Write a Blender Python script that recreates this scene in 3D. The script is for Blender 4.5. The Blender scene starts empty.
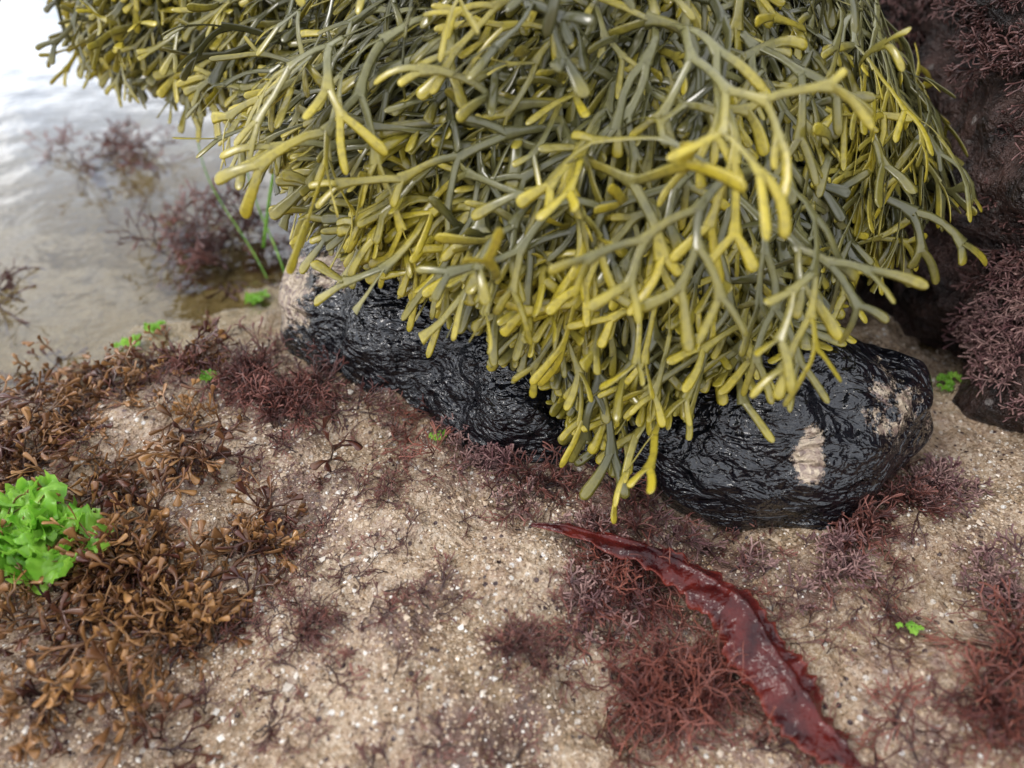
import bpy, math, numpy as np
from mathutils import Vector
scene=bpy.context.scene
scene.unit_settings.scale_length=0.05
RNG=np.random.default_rng(7)

# ------------------------------------------------------------------ helpers
def nrm(a): return a/np.maximum(np.linalg.norm(a,axis=-1,keepdims=True),1e-9)
def h3(i,seed):
    x=(i[...,0].astype(np.int64)*374761393+i[...,1].astype(np.int64)*668265263+i[...,2].astype(np.int64)*2147483647+seed*1274126177)&0xffffffff
    x=((x^(x>>13))*1274126177)&0xffffffff
    x=((x^(x>>15))*2246822519)&0xffffffff
    return ((x^(x>>16))&0xffffff)/float(0xffffff)
def vn(P,seed=0):
    i=np.floor(P); f=P-i; f=f*f*(3-2*f); r=0
    for a in (0,1):
        for b in (0,1):
            for c in (0,1):
                w=(f[...,0] if a else 1-f[...,0])*(f[...,1] if b else 1-f[...,1])*(f[...,2] if c else 1-f[...,2])
                r=r+w*h3(i+np.array([a,b,c]),seed)
    return r*2-1
def fbm(P,sc,oc=4,seed=0,g=.5):
    r=0;a=1
    for o in range(oc):
        r=r+a*vn(P*sc+o*17.3,seed+o); sc*=2.03;a*=g
    return r
def mesh_np(name,V,F,attrs=None,mat=None,smooth=True):
    V=np.asarray(V,dtype=np.float32);F=np.asarray(F,dtype=np.int32)
    me=bpy.data.meshes.new(name);k=F.shape[1]
    me.vertices.add(len(V));me.vertices.foreach_set('co',V.ravel())
    me.loops.add(F.size);me.loops.foreach_set('vertex_index',F.ravel())
    me.polygons.add(len(F));me.polygons.foreach_set('loop_start',np.arange(0,F.size,k,dtype=np.int32))
    me.update(calc_edges=True)
    me.polygons.foreach_set('use_smooth',np.full(len(F),smooth))
    for n,a in (attrs or {}).items():
        at=me.attributes.new(n,'FLOAT','POINT');at.data.foreach_set('value',np.asarray(a,dtype=np.float32))
    me.update()
    ob=bpy.data.objects.new(name,me);scene.collection.objects.link(ob)
    if mat: me.materials.append(mat)
    return ob
def sdf(P,ells):
    bd=None
    for c,r in ells:
        c=np.array(c);r=np.array(r)
        q=(P-c)/r;k=np.linalg.norm(q,axis=-1);g=(P-c)/r**2;gl=np.maximum(np.linalg.norm(g,axis=-1),1e-6)
        d=k*(k-1)/gl;g=g/gl[...,None]
        if bd is None: bd,bg=d,g
        else:
            m=d<bd; bd=np.where(m,d,bd);bg=np.where(m[...,None],g,bg)
    return bd,bg

# ------------------------------------------------------------------ node helpers
class NT:
    def __init__(s,name):
        s.m=bpy.data.materials.new(name);s.m.use_nodes=True;s.t=s.m.node_tree;s.t.nodes.clear()
        s.out=s.t.nodes.new('ShaderNodeOutputMaterial')
        s.b=s.t.nodes.new('ShaderNodeBsdfPrincipled');s.t.links.new(s.b.outputs[0],s.out.inputs[0])
        s.pos=s.t.nodes.new('ShaderNodeNewGeometry').outputs['Position']
    def L(s,a,b): s.t.links.new(a,b)
    def set(s,inp,v):
        if hasattr(v,'is_linked'): s.L(v,inp)
        else: inp.default_value=(tuple(v)+(1,) if isinstance(v,(tuple,list)) and len(v)==3 and inp.type=='RGBA' else v)
    def noise(s,scale,det=4,rough=.5,vec=None,dist=0):
        n=s.t.nodes.new('ShaderNodeTexNoise');n.inputs['Scale'].default_value=scale;n.inputs['Detail'].default_value=det
        n.inputs['Roughness'].default_value=rough;n.inputs['Distortion'].default_value=dist
        s.L(vec or s.pos,n.inputs['Vector']);return n.outputs['Fac']
    def vor(s,scale,out='Distance',feat='F1',vec=None):
        n=s.t.nodes.new('ShaderNodeTexVoronoi');n.feature=feat;n.inputs['Scale'].default_value=scale
        s.L(vec or s.pos,n.inputs['Vector']);return n.outputs[out]
    def attr(s,name):
        n=s.t.nodes.new('ShaderNodeAttribute');n.attribute_name=name;return n.outputs['Fac']
    def rr(s,v,a,b,c=0.,d=1.):
        n=s.t.nodes.new('ShaderNodeMapRange');s.L(v,n.inputs[0])
        for i,x in enumerate((a,b,c,d)): n.inputs[i+1].default_value=x
        return n.outputs[0]
    def ma(s,op,a,b=0.):
        n=s.t.nodes.new('ShaderNodeMath');n.operation=op;s.set(n.inputs[0],a);s.set(n.inputs[1],b);return n.outputs[0]
    def mix(s,f,a,b,mode='MIX'):
        n=s.t.nodes.new('ShaderNodeMix');n.data_type='RGBA';n.blend_type=mode
        s.set(n.inputs[0],f);s.set(n.inputs[6],a);s.set(n.inputs[7],b);return n.outputs[2]
    def scalev(s,v):
        n=s.t.nodes.new('ShaderNodeMapping');n.inputs['Scale'].default_value=v;s.L(s.pos,n.inputs[0]);return n.outputs[0]
    def sepx(s,c):
        n=s.t.nodes.new('ShaderNodeSeparateColor');s.L(c,n.inputs[0]);return n.outputs
    def bump(s,h,dist,strength=1,prev=None):
        n=s.t.nodes.new('ShaderNodeBump');n.inputs['Distance'].default_value=dist;n.inputs['Strength'].default_value=strength
        s.L(h,n.inputs['Height'])
        if prev: s.L(prev,n.inputs['Normal'])
        return n.outputs[0]
    def fin(s,col,rough,normal=None,**kw):
        s.set(s.b.inputs['Base Color'],col);s.set(s.b.inputs['Roughness'],rough)
        if normal: s.L(normal,s.b.inputs['Normal'])
        for k,v in kw.items(): s.set(s.b.inputs[k.replace('_',' ')],v)
        return s.m

# ------------------------------------------------------------------ materials
def mat_sand():
    s=NT('sandy_rock')
    n1=s.noise(.9,3,.6);n2=s.noise(3.2,5,.65);n3=s.noise(14,3,.7)
    col=s.mix(s.rr(n1,.35,.65),(.36,.245,.13),(.56,.42,.285))
    col=s.mix(s.rr(n2,.42,.7,0,.65),col,(.42,.26,.18))
    col=s.mix(s.rr(n3,.35,.75,0,.75),col,s.mix(.5,col,(.13,.085,.06)))
    v1=s.t.nodes.new('ShaderNodeTexVoronoi');v1.inputs['Scale'].default_value=34;s.L(s.pos,v1.inputs['Vector'])
    v2=s.t.nodes.new('ShaderNodeTexVoronoi');v2.inputs['Scale'].default_value=17;s.L(s.pos,v2.inputs['Vector'])
    cell=s.sepx(v1.outputs['Color'])
    col=s.mix(s.rr(cell[0],0,1,0,.5),col,s.mix(s.rr(cell[1],.2,.8),(.18,.12,.075),(.74,.64,.52)))
    cell2=s.sepx(v2.outputs['Color']);dd=s.rr(v2.outputs['Distance'],.38,.3)
    col=s.mix(s.ma('MULTIPLY',s.rr(cell2[0],.84,.88),dd),col,(.78,.74,.68))
    col=s.mix(s.ma('MULTIPLY',s.rr(cell2[1],.82,.86),dd),col,(.06,.035,.035))
    cr=s.attr('crust')
    cn=s.ma('ADD',s.ma('MULTIPLY',s.ma('SUBTRACT',s.noise(6,5,.8),.5),2.4),s.ma('MULTIPLY',s.ma('SUBTRACT',n1,.5),1.3))
    crm=s.rr(s.ma('ADD',s.ma('ADD',cr,.20),cn),.32,.85)
    ccol=s.mix(s.rr(n3,.35,.65),(.07,.038,.034),(.25,.14,.11))
    col=s.mix(s.ma('MULTIPLY',crm,.88),col,ccol)
    wet=s.attr('wet')
    wm=s.rr(s.ma('ADD',wet,s.ma('MULTIPLY',s.ma('SUBTRACT',s.noise(2.5,3,.6),.5),1.8)),.0,.45)
    col=s.mix(s.ma('MULTIPLY',wm,.5),col,s.mix(1.,col,(.50,.45,.36),'MULTIPLY'))
    col=s.mix(s.attr('pool'),col,s.mix(.7,col,(.27,.21,.10)))
    ro=s.rr(wm,0,1,.26,.05)
    b=s.bump(v1.outputs['Distance'],.010,.7)
    b=s.bump(n2,.20,.9,b);b=s.bump(n3,.030,.9,b)
    return s.fin(col,ro,b)
def mat_black():
    s=NT('wet_black_rock')
    mp=s.scalev((1,1.3,1.8))
    n=s.noise(2.6,2,.5,mp,1.2);n2=s.noise(7,2,.5,mp,1.4)
    pale=s.attr('pale')
    pm=s.rr(s.ma('ADD',pale,s.ma('MULTIPLY',s.ma('SUBTRACT',s.noise(6,6,.85),.5),2.2)),.52,.64)
    base=s.mix(s.rr(n2,.3,.7),(.002,.002,.004),(.006,.007,.010))
    pc=s.mix(s.rr(s.noise(16,4,.7),.35,.65),(.24,.16,.12),(.58,.47,.33))
    pc=s.mix(s.rr(s.sepx(s.vor(22,'Color'))[0],.6,.9,0,.6),pc,(.10,.05,.06))
    col=s.mix(pm,base,pc)
    b=s.bump(n,.16,1);b=s.bump(n2,.050,1,b);b=s.bump(s.noise(22,1,.5,mp),.005,1,b)
    return s.fin(col,s.rr(pm,0,1,.08,.4),b,IOR=1.65)
def mat_darkrock(name='dark_rock',a=(.012,.010,.010),c=(.05,.035,.035)):
    s=NT(name);n=s.noise(2.5,5,.65);n2=s.noise(12,4,.7)
    col=s.mix(s.rr(n,.4,.65),a,c)
    v=s.t.nodes.new('ShaderNodeTexVoronoi');v.inputs['Scale'].default_value=9;s.L(s.pos,v.inputs['Vector'])
    w=s.ma('MULTIPLY',s.rr(s.sepx(v.outputs['Color'])[0],.9,.93),s.rr(v.outputs['Distance'],.35,.25))
    col=s.mix(s.ma('MULTIPLY',w,.6),col,(.3,.27,.25))
    return s.fin(col,.28,s.bump(n2,.10,1,s.bump(n,.3,.9)))
def mat_weed():
    s=NT('rockweed_frond')
    tip=s.attr('tip');r=s.attr('rnd')
    stem=s.mix(r,(.056,.056,.020),(.175,.165,.060))
    tc=s.mix(r,(.20,.17,.022),(.46,.365,.030))
    t=s.ma('ADD',tip,s.ma('MULTIPLY',s.ma('SUBTRACT',s.noise(1.1,2),.5),2.0))
    t=s.ma('ADD',t,s.ma('MULTIPLY',s.ma('SUBTRACT',r,.5),.5))
    col=s.mix(s.rr(t,.72,1.34),stem,tc)
    col=s.mix(s.rr(s.noise(22,2),.45,.75,0,.45),col,(.06,.052,.02))
    return s.fin(col,s.rr(r,0,1,.14,.28),None,IOR=1.6)
def mat_alga(name,a,c,d,rough=.4,spec=.5,trans=0):
    s=NT(name);tip=s.attr('tip');r=s.attr('rnd')
    n=s.noise(1.6,3,.6)
    col=s.mix(s.rr(tip,.1,1),a,s.mix(s.rr(s.ma('ADD',r,n),.6,1.5),c,d))
    return s.fin(col,rough,None,Specular_IOR_Level=spec)
M_sand=mat_sand();M_black=mat_black();M_dark=mat_darkrock()
M_wall=mat_darkrock('wall_rock',(.014,.008,.007),(.10,.055,.045));M_weed=mat_weed()  # M_wall: the wall rock's own dark brown, mottled
M_brown=mat_alga('brown_alga',(.028,.010,.009),(.085,.028,.018),(.38,.19,.065),.2)
M_red=mat_alga('red_alga',(.028,.008,.007),(.090,.022,.018),(.32,.105,.07),.28)
M_mauve=mat_alga('mauve_coralline',(.05,.022,.024),(.16,.072,.074),(.38,.23,.20),.45)
M_purple=mat_alga('purple_alga',(.025,.009,.008),(.075,.025,.022),(.26,.10,.075),.28)
M_turf=mat_alga('dark_turf',(.016,.007,.006),(.065,.027,.024),(.20,.10,.09),.35)  # dark red-brown turf that grows on the rock wall

# ------------------------------------------------------------------ terrain
BROWN=[(-4.06,4.9,.5),(-4.3,4.3,.5),(-2.95,4.7,.28),(-2.9,4.2,.3),(-2.75,3.8,.3),(-1.95,4.1,.3),(-1.5,3.8,.35),(-2.1,3.6,.38),(-2.75,3.1,.5),(-3.3,2.75,.5),(-2.4,2.75,.3),(-3.05,3.45,.45),(-3.3,2.3,.35),(-4.1,5.6,.4),(-3.4,5.7,.35),(-5.0,5.7,.3),(-4.0,3.0,.45),(-3.5,4.1,.25),(-4.4,3.7,.5),(-2.6,2.3,.25)]
PURPLE=[(-1.95,5.45,.38),(-2.6,5.35,.4),(-2.1,4.95,.3),(-1.5,5.15,.3),(-3.2,5.5,.3),(.75,3.9,.38),(1.2,3.6,.3),(2.9,3.7,.3),(3.3,4.0,.25),(-3.0,8.6,.5),(-4.2,8.9,.3),(-2.9,9.4,.5),(.3,4.1,.3)]
RED=[(-1.05,4.95,.35),(-.6,4.75,.3),(1.15,2.9,.38),(.95,3.15,.3),(1.25,2.5,.4),(1.0,2.3,.3),(1.6,2.15,.3),(1.55,2.6,.25),(2.9,2.4,.4),(3.1,2.05,.45),(2.8,2.8,.2),(3.5,2.6,.25)]
MAUVE=[(-.2,4.4,.35),(.0,3.9,.18),(2.6,3.4,.22),(3.75,3.15,.35),(3.65,4.2,.25),(2.3,3.2,.25),(.6,3.6,.2),(1.9,3.4,.2),(.6,3.0,.2),(-.35,4.75,.2),(3.9,2.7,.3),(1.5,3.5,.3)]
def blob(x,y,L,k=1.):
    r=np.zeros_like(x)
    for a,b,c in L: r=np.maximum(r,np.exp(-((x-a)**2+(y-b)**2)/(c*k)**2))
    return r
def ground_h(x,y):
    P=np.stack([x,y,np.zeros_like(x)],-1)
    h=.20*fbm(P,.6,4,3)+.08*fbm(P,2.4,4,9)
    h+=.20*np.exp(-((x+.3)**2/2.2+(y-3.2)**2/2.5))
    h+=.10*np.exp(-((x+3)**2/1.5+(y-4)**2/2))
    h-=.16*np.exp(-((x-.9)**2+(y-2.2)**2)/1.0)
    h-=.22*np.exp(-((x+2.6)**2/.5+(y-1.9)**2/.5))
    wob=.35*vn(P*.9,31)+.12*vn(P*3,32)
    s1=1/(1+np.exp(-np.clip((y-6.35+wob-.25*np.minimum(x+3,0))*3.5,-40,40))); s2=1/(1+np.exp(np.clip((x+2.2+wob)*3.5,-40,40)))
    pool=s1*s2
    h-=pool*(.25+.06*np.maximum(y-7,0).clip(0,8)+.10*(-x-3).clip(0,8))
    far=1/(1+np.exp(-np.clip((y-15)*.8,-40,40))); h-=far*1.2
    return h,pool
def axis(a,b,n,far):
    c=np.linspace(a,b,n);e=np.geomspace(.06,far,40)
    return np.concatenate([a-e[::-1],c,b+e])
xs=axis(-8,7,420,400);ys=axis(.3,13,380,400)
X,Y=np.meshgrid(xs,ys);H,POOL=ground_h(X,Y)
V=np.stack([X,Y,H],-1).reshape(-1,3)
ny,nx=X.shape;I=np.arange(nx*ny).reshape(ny,nx)
F=np.stack([I[:-1,:-1],I[:-1,1:],I[1:,1:],I[1:,:-1]],-1).reshape(-1,4)
crust=np.maximum.reduce([.5*blob(X,Y,BROWN,1.2),.75*blob(X,Y,PURPLE,1.3),.6*blob(X,Y,RED,1.4),.65*blob(X,Y,MAUVE,1.4),.95*blob(X,Y,[(-.3,2.0,.3),(.1,2.2,.22),(-.7,2.75,.22),(-.5,3.1,.15),(.0,2.65,.15)],1)])
wet=np.maximum.reduce([.8*blob(X,Y,[(-.2,2.35,.5),(-2.5,2.05,.7),(-.3,2.8,.35),(3.6,4.8,.5)]),.5*blob(X,Y,[(2.4,3.3,.9),(3.4,3.6,.9)]),POOL])
ground=mesh_np('sandy_rock_ground',V,F,{'crust':crust.ravel(),'wet':wet.ravel(),'pool':POOL.ravel()},M_sand)
def gz(x,y): return ground_h(np.asarray(x,float),np.asarray(y,float))[0]

# ------------------------------------------------------------------ rocks
def rock(name,ells,voxel,mat,amp,sc,seed,attr=None,oc=5):
    bobs=[]
    for c,r in ells:
        bpy.ops.mesh.primitive_uv_sphere_add(segments=48,ring_count=32,location=c);o=bpy.context.object;o.scale=r;bobs.append(o)
    for o in bobs:o.select_set(True)
    bpy.context.view_layer.objects.active=bobs[0];bpy.ops.object.join();o=bpy.context.object
    bpy.ops.object.transform_apply(location=True,rotation=True,scale=True)
    m=o.modifiers.new('r','REMESH');m.mode='VOXEL';m.voxel_size=voxel
    m=o.modifiers.new('s','SMOOTH');m.iterations=14;m.factor=.8
    bpy.ops.object.modifier_apply(modifier='r');bpy.ops.object.modifier_apply(modifier='s')
    me=o.data;n=len(me.vertices);P=np.empty(n*3,np.float32);me.vertices.foreach_get('co',P);P=P.reshape(-1,3).astype(float)
    N=np.empty(n*3,np.float32);me.vertices.foreach_get('normal',N);N=N.reshape(-1,3)
    d=fbm(P,sc,oc,seed,.5);rid=1-np.abs(fbm(P*np.array([1,1,1.6]),sc*1.3,max(oc-1,2),seed+5))
    P=P+N*(amp*(d+.6*(rid-.6)))[:,None]
    me.vertices.foreach_set('co',P.astype(np.float32).ravel());me.update()
    me.polygons.foreach_set('use_smooth',np.ones(len(me.polygons),bool))
    if attr:
        for k,f in attr.items():
            a=me.attributes.new(k,'FLOAT','POINT');a.data.foreach_set('value',f(P).astype(np.float32))
    o.name=name;me.name=name;me.materials.clear();me.materials.append(mat);o.select_set(False)
    return o
BL=[((2.3,4.7,.25),(1.25,1.05,.92)),((2.95,4.85,.3),(.8,.8,.68)),((1.3,5.0,.2),(1.0,.85,.75)),((.3,5.3,.2),(1.1,.9,.88)),((-.7,5.85,.25),(1.05,.85,.92)),((-1.55,6.35,.3),(.85,.85,.92))]
def pale(P):
    r=np.zeros(len(P))
    for (c,rad,a) in [((-2.2,6.1,.7),(.45,.6,.5),.85),((-1.7,6.0,1.1),(.6,.45,.3),.72),((2.27,3.85,.80),(.15,.4,.24),1.05),((3.05,4.35,.9),(.45,.5,.3),.68),((3.5,4.6,.4),(.3,.4,.3),.62)]:
        q=(P-np.array(c))/np.array(rad);r=np.maximum(r,a*np.exp(-(q**2).sum(1)))
    return r
rock('wet_black_boulder',BL,.035,M_black,.11,1.5,11,{'pale':pale},2)
MD=[((1.2,8.2,.6),(2.8,3.0,3.3)),((-2.6,10.4,3.1),(1.9,1.4,1.2)),((-.4,9.4,1.5),(1.8,2.0,2.3))]
rock('weed_covered_boulder',MD,.12,M_dark,.12,.8,21)
WL=[((7.3,7.4,1.6),(3.0,3.6,4.2)),((6.1,5.5,.6),(1.5,1.6,1.6)),((9,4,1),(3,4,2.6)),((6.2,11.5,2.0),(3.2,2.6,3.8))]
rock('rock_wall',WL,.08,M_wall,.38,.9,41)

# ------------------------------------------------------------------ growth of seaweeds
def grow(P,D,N,rng,levels,l0,lb,hw,flat,spread,pterm,flow,flowk,bend,off,col=None,tipw=1.4,sides=6,twist=.5,scale=None,rnd=None,S=5,floor=None,taper=.93,zend=None,tshort=1.,flare=1.3):
    n=len(P);W=nrm(np.cross(D,N+1e-3*rng.normal(size=(n,3))));rnd=rng.random(n) if rnd is None else rnd
    scale=np.ones(n) if scale is None else scale
    st=dict(P=P,D=D,W=W,off=off,rnd=rnd,sc=scale,flow=flow,w=hw*rng.uniform(.7,1.3,n))
    frT=np.array([0,.2,.42,.64,.82,.93,.98,1.])
    frN=np.linspace(0,1,S+1)
    VV=[];FF=[];TT=[];RR=[];base=0
    for L in range(levels+1):
        n=len(st['P'])
        if n==0:break
        ln=(l0 if L==0 else lb*rng.uniform(.5,1.5,n))*st['sc']
        ln=np.broadcast_to(ln,(n,)).copy()
        tm=(np.full(n,True) if L==levels else rng.random(n)<pterm[L])
        if zend is not None:
            dz=st['P'][:,2]-zend(st['P']);tm=tm|((dz<.25)&(L>0))
        ln=np.where(tm&(L>0),ln*tshort,ln)
        if zend is not None:
            keep=dz>rng.uniform(-.05,.15,n) if L>0 else dz>-9
            st={k:v[keep] for k,v in st.items()};ln=ln[keep];tm=tm[keep];n=len(ln)
            if n==0:break
        nxt=None
        for term in (True,False):
            m=tm==term
            if not m.any():continue
            q={k:v[m].copy() for k,v in st.items()};l=ln[m];k=len(l)
            fr=frT if term else (np.linspace(0,1,9) if L==0 and l0 is not lb and col is not None else frN)
            bv=rng.normal(size=(k,3))*bend
            Ps=[q['P']-q['D']*(q['w']*.5)[:,None]];Ds=[q['D']];Ws=[q['W']]
            for i in range(len(fr)-1):
                ds=(l*(fr[i+1]-fr[i]))[:,None]
                d=q['D']+ds*(flowk*q['flow']+bv+rng.normal(size=(k,3))*bend*.6)
                if col is not None:
                    dd,g=sdf(q['P'],col);near=(dd<q['off']+.08)[:,None]
                    dn=(d*g).sum(1,keepdims=True);d=np.where(near&(dn<0),d-dn*g,d)
                q['D']=nrm(d);q['P']=q['P']+q['D']*ds
                if col is not None:
                    dd,g=sdf(q['P'],col);pen=np.maximum(q['off']-dd,0)[:,None];q['P']=q['P']+g*np.minimum(pen,ds*.6)
                    tg=np.cross(q['D'],g);q['W']=q['W']+.10*tg*np.sign((tg*q['W']).sum(1,keepdims=True)+1e-6)
                if floor is not None:
                    z=floor(q['P'][:,0],q['P'][:,1])+.01+q['w']; q['P'][:,2]=np.maximum(q['P'][:,2],z)
                q['W']=nrm(q['W']-(q['W']*q['D']).sum(1,keepdims=True)*q['D'])
                Ps.append(q['P']);Ds.append(q['D']);Ws.append(q['W'])
            Ps=np.stack(Ps,1);Ds=np.stack(Ds,1);Ws=np.stack(Ws,1);Bs=np.cross(Ds,Ws)
            s=Ps.shape[1]
            if term:
                pf=1+(tipw*rng.uniform(.65,1.3,k)[:,None]-1)*np.minimum(fr*1.2,1)[None,:]
                ends=np.interp(fr,[0,.82,.93,.98,1],[1,1,.84,.5,.06]);w=q['w'][:,None]*pf*ends[None,:]
                tp=np.clip((L+fr)/(levels+1)+.25*fr,0,1.3)
                if zend is not None: tp=np.maximum(tp,.58+.6*fr)
            else:
                w=q['w'][:,None]*np.interp(fr,[0,.7,1],[1,taper,flare])[None,:]
                tp=(L+fr)/(levels+1)
            tp=np.broadcast_to(tp,(s,))
            th=np.minimum(w*flat,w[:,:1]*flat*1.35)
            a=np.arange(sides)/sides*2*np.pi
            R=Ps[:,:,None,:]+np.cos(a)[None,None,:,None]*(w[...,None,None]*Ws[:,:,None,:])+np.sin(a)[None,None,:,None]*(th[...,None,None]*Bs[:,:,None,:])
            idx=base+np.arange(k*s*sides).reshape(k,s,sides);j2=np.roll(idx,-1,axis=2)
            FF.append(np.stack([idx[:,:-1],j2[:,:-1],j2[:,1:],idx[:,1:]],-1).reshape(-1,4))
            VV.append(R.reshape(-1,3));TT.append(np.broadcast_to(tp[None,:,None],(k,s,sides)).ravel());RR.append(np.repeat(q['rnd'],s*sides));base+=k*s*sides
            if not term: nxt=q
        if nxt is None:break
        out=[]
        for sg in (1,-1):
            c={k:v.copy() for k,v in nxt.items()};k=len(c['P'])
            an=rng.uniform(.4,1.3,k)*spread;ca,sa=np.cos(an)[:,None],np.sin(an)[:,None]
            D0,W0=c['D'],c['W'];c['D']=nrm(D0*ca+sg*W0*sa);W1=nrm(W0*ca-sg*D0*sa)
            B1=np.cross(c['D'],W1);tw=rng.normal(size=k)*twist
            c['W']=nrm(W1*np.cos(tw)[:,None]+B1*np.sin(tw)[:,None]);c['w']*=taper
            c['rnd']=np.clip(c['rnd']+rng.normal(size=k)*.06,0,1)
            c['P']=c['P']+sg*W0*(c['w']*.45)[:,None]
            out.append(c)
        st={k:np.concatenate([out[0][k],out[1][k]]) for k in out[0]}
    return np.concatenate(VV),np.concatenate(FF),np.concatenate(TT),np.concatenate(RR)
def weed_obj(name,res,mat): return mesh_np(name,res[0],res[1],{'tip':res[2],'rnd':res[3]},mat)

COL=MD+[(c,tuple(np.array(r)-.3)) for c,r in BL]
def zA(P): return np.interp(P[:,0],[-2.6,-1.1,-.2,.3,.75,1.15,1.8,3.1,4.5],[1.85,1.65,1.4,1.05,.42,.75,1.1,1.5,1.7])
def zB(P): return 1.75+0*P[:,0]
def zC(P): return np.interp(P[:,0],[-3,-1.8],[1.8,1.6])
def rockweed(rng,ell,nclump,per,azr,zr,lenmax,zlow,leanx):
    c,r=map(np.array,ell);Ps=[];Ns=[];Fl=[];Sc=[];L0=[];rn=[];Of=[]
    for i in range(nclump):
        az=rng.uniform(*azr);z=rng.uniform(*zr);rad=math.sqrt(max(1-z*z,0))
        u0=np.array([math.sin(az)*rad,-math.cos(az)*rad,z])
        px=c[0]+u0[0]*r[0]
        lean=np.array([rng.normal()*.34+np.interp(px,leanx[0],leanx[1]),-.08+rng.normal()*.12,-1.])
        cr=rng.random();of=rng.uniform(0,.38)*(1. if z<.7 else .45)
        for j in range(per):
            u=nrm(u0+rng.normal(size=3)*.03);p=c+u*r;n=nrm(u/r)
            Ps.append(p);Ns.append(n);Fl.append(nrm(lean+rng.normal(size=3)*.10))
            arc=max(p[2]-zlow,0)*1.25
            tot=min(lenmax,(arc+.35)*rng.uniform(.75,1.1))
            s=np.clip(tot/2.5,.55,1.);Sc.append(s);L0.append(max(tot-2.0*s,.2)/s)
            rn.append(np.clip(cr+rng.normal()*.2,0,1));Of.append(of+rng.uniform(.02,.18))
    Ps=np.array(Ps);Ns=np.array(Ns);Fl=np.array(Fl);Sc=np.array(Sc);L0=np.array(L0)
    D=nrm(Ns*.4+Fl*.9+rng.normal(size=Ps.shape)*.2)
    return Ps,D,Ns,Fl,Sc,L0,np.array(Of),np.array(rn)
def mk(rng,args,lv,lb,hw,spread,pt,zend,flowk=1.4,bend=.85,**k):
    P,D,N,Fl,Sc,L0,off,rn=args
    return grow(P,D,N,rng,lv,L0,lb,hw,.18,spread,pt,Fl,flowk,bend,off,col=COL,scale=Sc,rnd=rn,floor=gz,zend=zend,tshort=.8,flare=1.75,twist=.4,S=4,taper=.95,**k)
PT=[0,.02,.08,.16,.22,.3]
LX=([-2.5,-1,.5,2,3,4.5],[.05,-.15,-.40,-.60,-.15,.0])
r1=mk(RNG,rockweed(RNG,MD[0],170,5,(-1.75,1.6),(.1,.97),3.0,.8,LX),6,.36,.037,.60,PT,zA,tipw=1.4)
r2=mk(RNG,rockweed(RNG,MD[1],55,5,(-2.2,1.5),(-.1,.97),1.9,1.7,([0,1],[-.1,-.1])),6,.32,.036,.58,PT,zB,tipw=1.4)
r3=mk(RNG,rockweed(RNG,MD[2],45,5,(-1.9,1.2),(.1,.97),2.4,1.4,([0,1],[.0,.0])),6,.34,.036,.58,PT,zC,tipw=1.4)
weed_obj('rockweed',r1,M_weed);weed_obj('rockweed',r2,M_weed);weed_obj('rockweed',r3,M_weed)

def tuft_roots(rng,blobs,dens,seed=5,sc=2.2,th=-.15):
    P=[]
    for x,y,r in blobs:
        k=int(dens*r*r*3.14)+1
        a=rng.random(k)*6.283;q=r*np.abs(rng.normal(size=k))*.75
        P.append(np.stack([x+np.cos(a)*q,y+np.sin(a)*q],-1))
    P=np.concatenate(P);z=gz(P[:,0],P[:,1])-.01
    P=np.column_stack([P,z]);k=fbm(P*np.array([1,1,0]),sc,3,seed)+rng.normal(size=len(P))*.12>th
    return P[k]
def tufts(name,rng,P,N,mat,levels,l,hw,flat,spread,pt,bend,tipw,lean=.9,flowk=.0,sides=5,S=3,twist=.8,fl=(0,0,-1),floor=gz,srange=(.5,1.4)):
    n=len(P);D=nrm(N+rng.normal(size=(n,3))*lean);D=np.where((D*N).sum(1,keepdims=True)<0,-D,D)
    Fl=np.tile(np.array(fl,float),(n,1))
    r=grow(P,D,rng.normal(size=(n,3)),rng,levels,l*1.2,l,hw,flat,spread,pt,Fl,flowk,bend,np.zeros(n),None,tipw,sides,twist,rng.uniform(*srange,n),None,S,floor)
    return weed_obj(name,r,mat)
up=lambda P:np.tile([0,0,1.],(len(P),1))
P=tuft_roots(RNG,BROWN,72,5,2.6,.08)
tufts('brown_wrack',RNG,P,up(P),M_brown,5,.085,.0125,.22,.6,[0,.1,.3,.35,.4],2.8,3.4,1.2,1.5,srange=(.4,1.4))
P=tuft_roots(RNG,RED,190,6,3.2,.04)
tufts('red_filament_algae',RNG,P,up(P),M_red,5,.075,.006,.9,.6,[0,.05,.1,.2,.25],5,.9,1.3,2.0,4,2)
P=tuft_roots(RNG,PURPLE,200,7,3.2,-.08)
tufts('purple_turf_algae',RNG,P,up(P),M_purple,4,.065,.0075,.7,.6,[0,.05,.15,.2],4,1.5,1.2,1.5,4,2)
P=tuft_roots(RNG,MAUVE,190,8,3.4,-.08)
tufts('coralline_algae',RNG,P,up(P),M_mauve,4,.04,.008,.7,.6,[0,.05,.15,.2],3,1.5,1.2,1,4,2)
P=tuft_roots(RNG,[(0,2.6,1.4),(-1.5,2.8,1.2),(2.4,3.2,1.1),(-.8,4.1,.8),(-2.8,4.6,1.0)],42,9,3,.08)
tufts('purple_turf_algae',RNG,P,up(P),M_purple,4,.045,.005,.7,.6,[0,.05,.15,.2],5,1.4,1.6,2.5,4,2)
P=np.array([(-3.9,8.4,-.2),(-4.2,8.8,-.2),(-3.5,8.9,-.2),(-4.5,8.3,-.2),(-6.3,10.9,-.2),(-6.9,10.9,-.2),(-5.7,10.9,-.2),(-6.4,7.2,-.2),(-3.5,8.0,-.25)]);P=np.repeat(P,6,0)+RNG.normal(size=(54,3))*np.array([.2,.08,.0])
tufts('brown_sprig',RNG,P,up(P),M_purple,5,.11,.013,.5,.5,[0,0,.1,.2,.3],1.6,1.8,1.8,.9,4,3)
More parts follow.
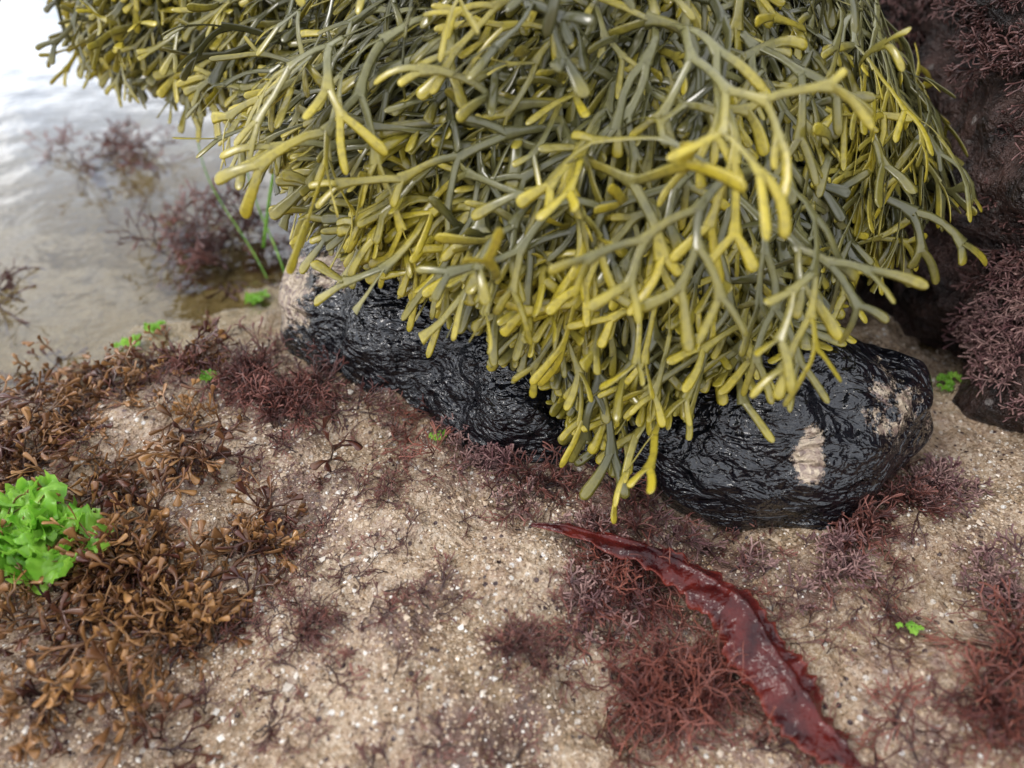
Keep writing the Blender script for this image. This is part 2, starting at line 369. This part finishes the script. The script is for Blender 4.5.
for i,(e,n) in enumerate(zip(WL,(5200,2200,300,700))):
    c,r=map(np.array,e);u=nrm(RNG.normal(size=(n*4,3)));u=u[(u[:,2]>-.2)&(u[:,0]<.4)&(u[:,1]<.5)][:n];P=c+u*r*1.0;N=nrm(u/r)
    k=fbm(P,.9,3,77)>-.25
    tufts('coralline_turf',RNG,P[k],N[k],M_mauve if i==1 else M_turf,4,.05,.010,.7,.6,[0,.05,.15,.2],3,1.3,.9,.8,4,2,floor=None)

# ------------------------------------------------------------------ ribbon seaweed
def catmull(pts,n):
    pts=np.array(pts,float);t=np.linspace(0,len(pts)-1.001,n);p=np.vstack([2*pts[0]-pts[1],pts,2*pts[-1]-pts[-2]])
    i=t.astype(int);f=(t-i)[:,None];a,b,c,d=p[i],p[i+1],p[i+2],p[i+3]
    return .5*((2*b)+(c-a)*f+(2*a-5*b+4*c-d)*f*f+(3*b-a-3*c+d)*f**3)
pts=[(.15,3.55,.14,.015),(.7,3.42,.24,.10),(1.2,3.22,.32,.15),(1.55,2.9,.34,.18),(1.74,2.55,.32,.20),(1.92,2.2,.24,.20),(2.1,1.97,.17,.14),(2.22,1.87,.12,.015)]
C=catmull(pts,300);K=28;T=nrm(np.gradient(C[:,:3],axis=0));Wd=nrm(np.cross(T,np.array([0,0,1.])));U=np.cross(Wd,T)
s=np.linspace(-1,1,K)[None,:];tt=np.linspace(0,1,300)[:,None]
ed=vn(np.stack([tt*25+0*s,3*np.sign(s)+0*tt,0*s*tt],-1),4)+.7*vn(np.stack([tt*75+0*s,3*np.sign(s)+0*tt,0*s*tt],-1),5)
w=C[:,3:4]*(1+.18*ed*np.abs(s))
hgt=.05*s*np.sin(tt*9)+.045*np.abs(s)**3*vn(np.stack([tt*55+0*s,2*s+0*tt,0*s*tt],-1),6)-.05*s*s+.022*vn(np.stack([tt*30+0*s,2*s+0*tt,0*s*tt],-1),7)+.03*np.exp(-((s+.35)/.12)**2)
g0=gz(C[:,0],C[:,1]);g0=np.convolve(np.pad(g0,15,'edge'),np.ones(31)/31,'valid')
R=C[:,None,:3]+g0[:,None,None]*np.array([0,0,1.])+(s*w)[...,None]*Wd[:,None]+(hgt*(C[:,3:4]/.17))[...,None]*U[:,None]
I=np.arange(300*K).reshape(300,K);F=np.stack([I[:-1,:-1],I[:-1,1:],I[1:,1:],I[1:,:-1]],-1).reshape(-1,4)
s_=NT('red_blade');cc=s_.mix(s_.rr(s_.noise(5,4),.35,.65),(.030,.004,.005),(.11,.013,.010))
cc=s_.mix(s_.rr(s_.attr('edge'),.82,1.,0,.6),cc,(.28,.055,.035))
Mb=s_.fin(cc,.08,s_.bump(s_.noise(26,2),.014,1,s_.bump(s_.noise(7,2),.05,.7)),IOR=1.45)
tr=s_.t.nodes.new('ShaderNodeBsdfTranslucent');tr.inputs[0].default_value=(.35,.03,.02,1);mx=s_.t.nodes.new('ShaderNodeMixShader');mx.inputs[0].default_value=.12
s_.L(s_.b.outputs[0],mx.inputs[1]);s_.L(tr.outputs[0],mx.inputs[2]);s_.L(mx.outputs[0],s_.out.inputs[0])
ob=mesh_np('red_ribbon_seaweed',R.reshape(-1,3),F,{'edge':(np.abs(s)+0*tt).ravel()},Mb);m=ob.modifiers.new('t','SOLIDIFY');m.thickness=.008

# ------------------------------------------------------------------ sea lettuce
s_=NT('sea_lettuce_blade');cc=s_.mix(s_.rr(s_.noise(5,4),.3,.7),(.12,.38,.02),(.42,.72,.10))
Ml=s_.fin(cc,.28,None)
tr=s_.t.nodes.new('ShaderNodeBsdfTranslucent');s_.L(cc,tr.inputs[0]);mx=s_.t.nodes.new('ShaderNodeMixShader');mx.inputs[0].default_value=.4
s_.L(s_.b.outputs[0],mx.inputs[1]);s_.L(tr.outputs[0],mx.inputs[2]);s_.L(mx.outputs[0],s_.out.inputs[0])
def lettuce(name,x,y,R0,nl,seed,hz=.5):
    rg=np.random.default_rng(seed);VV=[];FF=[];b=0
    for i in range(nl):
        a0=rg.random()*6.283;cx=x+rg.normal()*R0*.45;cy=y+rg.normal()*R0*.3;R=R0*rg.uniform(.3,.6)
        nr,na=12,70;r=np.linspace(.02,1,nr)[:,None];a=np.linspace(0,1.6*np.pi,na)[None,:]+a0
        q=np.stack([np.cos(a)*2.5,np.sin(a)*2.5,0*a+i],-1);e1=vn(q,3)+.5*vn(q*2.3,4)
        rr=R*r*(1+.35*e1)
        Q=np.stack([r*np.cos(a)*3,r*np.sin(a)*3,0*r*a+i*3.],-1)
        z=.15*R0*r+R*r**1.5*(.5*vn(Q,8)+.35*vn(Q*2.2,9)+.15*vn(Q*5,10))
        px=cx+rr*np.cos(a);py=cy+rr*np.sin(a);pz=gz(cx,cy)+.06+rg.uniform(0,hz)*R0+z
        VV.append(np.stack([px,py,pz],-1).reshape(-1,3));I=b+np.arange(nr*na).reshape(nr,na)
        FF.append(np.stack([I[:-1,:-1],I[:-1,1:],I[1:,1:],I[1:,:-1]],-1).reshape(-1,4));b+=nr*na
    return mesh_np(name,np.concatenate(VV),np.concatenate(FF),None,Ml)
lettuce('sea_lettuce',-3.78,3.5,.46,22,1,.5)
for i,(x,y,r) in enumerate([(-3.0,7.2,.16),(-4.2,6.3,.16),(-.65,4.6,.10),(2.85,2.75,.06),(-2.9,5.35,.10),(4.3,5.5,.12),(-4.0,6.6,.12)]): lettuce('sea_lettuce',x,y,r,5,10+i,.1)

# ------------------------------------------------------------------ green filament
def tube(name,pts,rad,mat):
    c=bpy.data.curves.new(name,'CURVE');c.dimensions='3D';c.bevel_depth=rad;c.bevel_resolution=2;sp=c.splines.new('NURBS');sp.points.add(len(pts)-1)
    for p,q in zip(sp.points,pts):p.co=(*q,1)
    sp.use_endpoint_u=True;sp.order_u=4;o=bpy.data.objects.new(name,c);scene.collection.objects.link(o);c.materials.append(mat)
tube('green_filament',[(-2.0,7.4,2.4),(-2.2,7.5,2.0),(-2.5,7.6,1.6),(-2.75,7.7,1.0),(-2.95,7.9,.5),(-3.1,8.0,.1)],.018,Ml)
tube('green_filament',[(-3.2,8.8,1.6),(-3.3,8.6,1.1),(-3.2,8.3,.6),(-2.9,7.9,.2),(-2.6,7.2,-.05),(-2.5,6.8,.05)],.010,Ml)
tube('green_filament',[(-3.8,8.8,1.5),(-3.9,8.7,1.0),(-3.7,8.4,.5),(-3.3,8.1,.1),(-3.0,7.6,-.1)],.008,Ml)

# ------------------------------------------------------------------ gravel and shell bits
s_=NT('grain');r=s_.attr('rnd');cr=s_.t.nodes.new('ShaderNodeValToRGB');s_.L(r,cr.inputs[0])
e=cr.color_ramp.elements;e[0].color=(.10,.06,.04,1);e[1].color=(.78,.74,.67,1)
for p_,c_ in ((.3,(.37,.25,.145,1)),(.6,(.51,.38,.26,1)),(.88,(.62,.50,.38,1))):
    x=e.new(p_);x.color=c_
Mg=s_.fin(cr.outputs[0],.13)
def grains(name,rng,n,lo,hi,sz,mat,sig=0.5,flat=.6,mx=9.):
    x=rng.uniform(lo[0],hi[0],n);y=rng.uniform(lo[1],hi[1],n)
    k=(fbm(np.stack([x,y,0*x],-1),1.2,3,55)>rng.uniform(-.9,.5,n)); x,y=x[k],y[k]
    k=ground_h(x,y)[1]<.3;x,y=x[k],y[k];n=len(x)
    z=gz(x,y);s=sz*np.minimum(np.exp(rng.normal(size=n)*sig),mx)
    B=np.array([[1,0,0],[0,1,0],[-1,0,0],[0,-1,0],[0,0,1],[0,0,-1]],float)
    q=B[None]*rng.uniform(.6,1.3,(n,6,1))*np.array([1,1,flat])+rng.normal(size=(n,6,3))*.15
    a=rng.random(n)*6.283;c,s2=np.cos(a)[:,None],np.sin(a)[:,None]
    q=np.stack([q[...,0]*c-q[...,1]*s2,q[...,0]*s2+q[...,1]*c,q[...,2]],-1)*s[:,None,None]
    V=q+np.stack([x,y,z+s*.2],-1)[:,None]
    T=np.array([[0,1,4],[1,2,4],[2,3,4],[3,0,4],[1,0,5],[2,1,5],[3,2,5],[0,3,5]])
    F=(T[None]+6*np.arange(n)[:,None,None]).reshape(-1,3)
    return mesh_np(name,V.reshape(-1,3),F,{'rnd':np.repeat(rng.random(n),6)},mat,False)
grains('coarse_sand',RNG,70000,(-5,1.3),(5.5,6.4),.0105,Mg,.35)
s_=NT('shell');Ms=s_.fin(s_.mix(s_.attr('rnd'),(.50,.38,.26),(.80,.76,.69)),.3)
grains('shell_fragments',RNG,500,(-4.5,1.3),(5,5.5),.019,Ms,.4,.35,2.0)

# ------------------------------------------------------------------ water
s_=NT('sea_water');nt=s_.t
fr=nt.nodes.new('ShaderNodeFresnel');fr.inputs['IOR'].default_value=1.45
gl=nt.nodes.new('ShaderNodeBsdfGlossy');gl.inputs['Roughness'].default_value=.03;gl.inputs['Color'].default_value=(1,1,1,1)
tp=nt.nodes.new('ShaderNodeBsdfTransparent');tp.inputs['Color'].default_value=(.86,.83,.68,1)
mx=nt.nodes.new('ShaderNodeMixShader');bp=s_.bump(s_.noise(1.5,3,.5),.07,.35)
s_.L(bp,fr.inputs['Normal']);s_.L(bp,gl.inputs['Normal'])
f=s_.ma('MINIMUM',s_.ma('MULTIPLY',s_.ma('POWER',fr.outputs[0],1.9),14.),.78)
s_.L(f,mx.inputs[0]);s_.L(tp.outputs[0],mx.inputs[1]);s_.L(gl.outputs[0],mx.inputs[2]);s_.L(mx.outputs[0],s_.out.inputs[0])
n=40;g=np.concatenate([-np.geomspace(400,9,12),np.linspace(-8,8,n),np.geomspace(9,400,12)])
X,Y=np.meshgrid(g-1,g+12);I=np.arange(X.size).reshape(X.shape)
keep=(Y[:-1,:-1]>5.2)
F=np.stack([I[:-1,:-1],I[:-1,1:],I[1:,1:],I[1:,:-1]],-1)[keep]
mesh_np('tide_pool_water',np.stack([X,Y,0*X-.17],-1).reshape(-1,3),F,None,s_.m)

# ------------------------------------------------------------------ world, sun, camera
AZ=math.radians(-100);EL=math.radians(52)
w=bpy.data.worlds.new('World');scene.world=w;w.use_nodes=True;nt=w.node_tree;bg=nt.nodes['Background']
sky=nt.nodes.new('ShaderNodeTexSky');sky.sky_type='NISHITA';sky.sun_disc=False;sky.sun_elevation=EL;sky.sun_rotation=AZ
tc=nt.nodes.new('ShaderNodeTexCoord');no=nt.nodes.new('ShaderNodeTexNoise');no.inputs['Scale'].default_value=4;no.inputs['Detail'].default_value=5;no.inputs['Roughness'].default_value=.6
nt.links.new(tc.outputs['Generated'],no.inputs['Vector'])
mr=nt.nodes.new('ShaderNodeMapRange');nt.links.new(no.outputs['Fac'],mr.inputs[0]);mr.inputs[1].default_value=.40;mr.inputs[2].default_value=.60;mr.inputs[3].default_value=.25
mi=nt.nodes.new('ShaderNodeMix');mi.data_type='RGBA';nt.links.new(mr.outputs[0],mi.inputs[0]);nt.links.new(sky.outputs[0],mi.inputs[6]);mi.inputs[7].default_value=(16.5,16.7,17.2,1)
nt.links.new(mi.outputs[2],bg.inputs[0]);bg.inputs[1].default_value=.15
sd=bpy.data.lights.new('sun','SUN');sd.energy=1.4;sd.angle=math.radians(18);sd.color=(1,.96,.9);so=bpy.data.objects.new('sun',sd);scene.collection.objects.link(so)
dv=Vector((math.sin(AZ)*math.cos(EL),math.cos(AZ)*math.cos(EL),math.sin(EL)))
so.rotation_euler=dv.to_track_quat('Z','Y').to_euler();so.location=dv*30
cd=bpy.data.cameras.new('camera');cam=bpy.data.objects.new('camera',cd);scene.collection.objects.link(cam);scene.camera=cam
cam.location=(0,0,5);cam.rotation_euler=(math.radians(90-42),0,0);cd.lens=26;cd.sensor_width=36;cd.clip_start=.05;cd.clip_end=2000
cd.dof.use_dof=True;cd.dof.focus_distance=6.1;cd.dof.aperture_fstop=.26
scene.view_settings.view_transform='Standard'
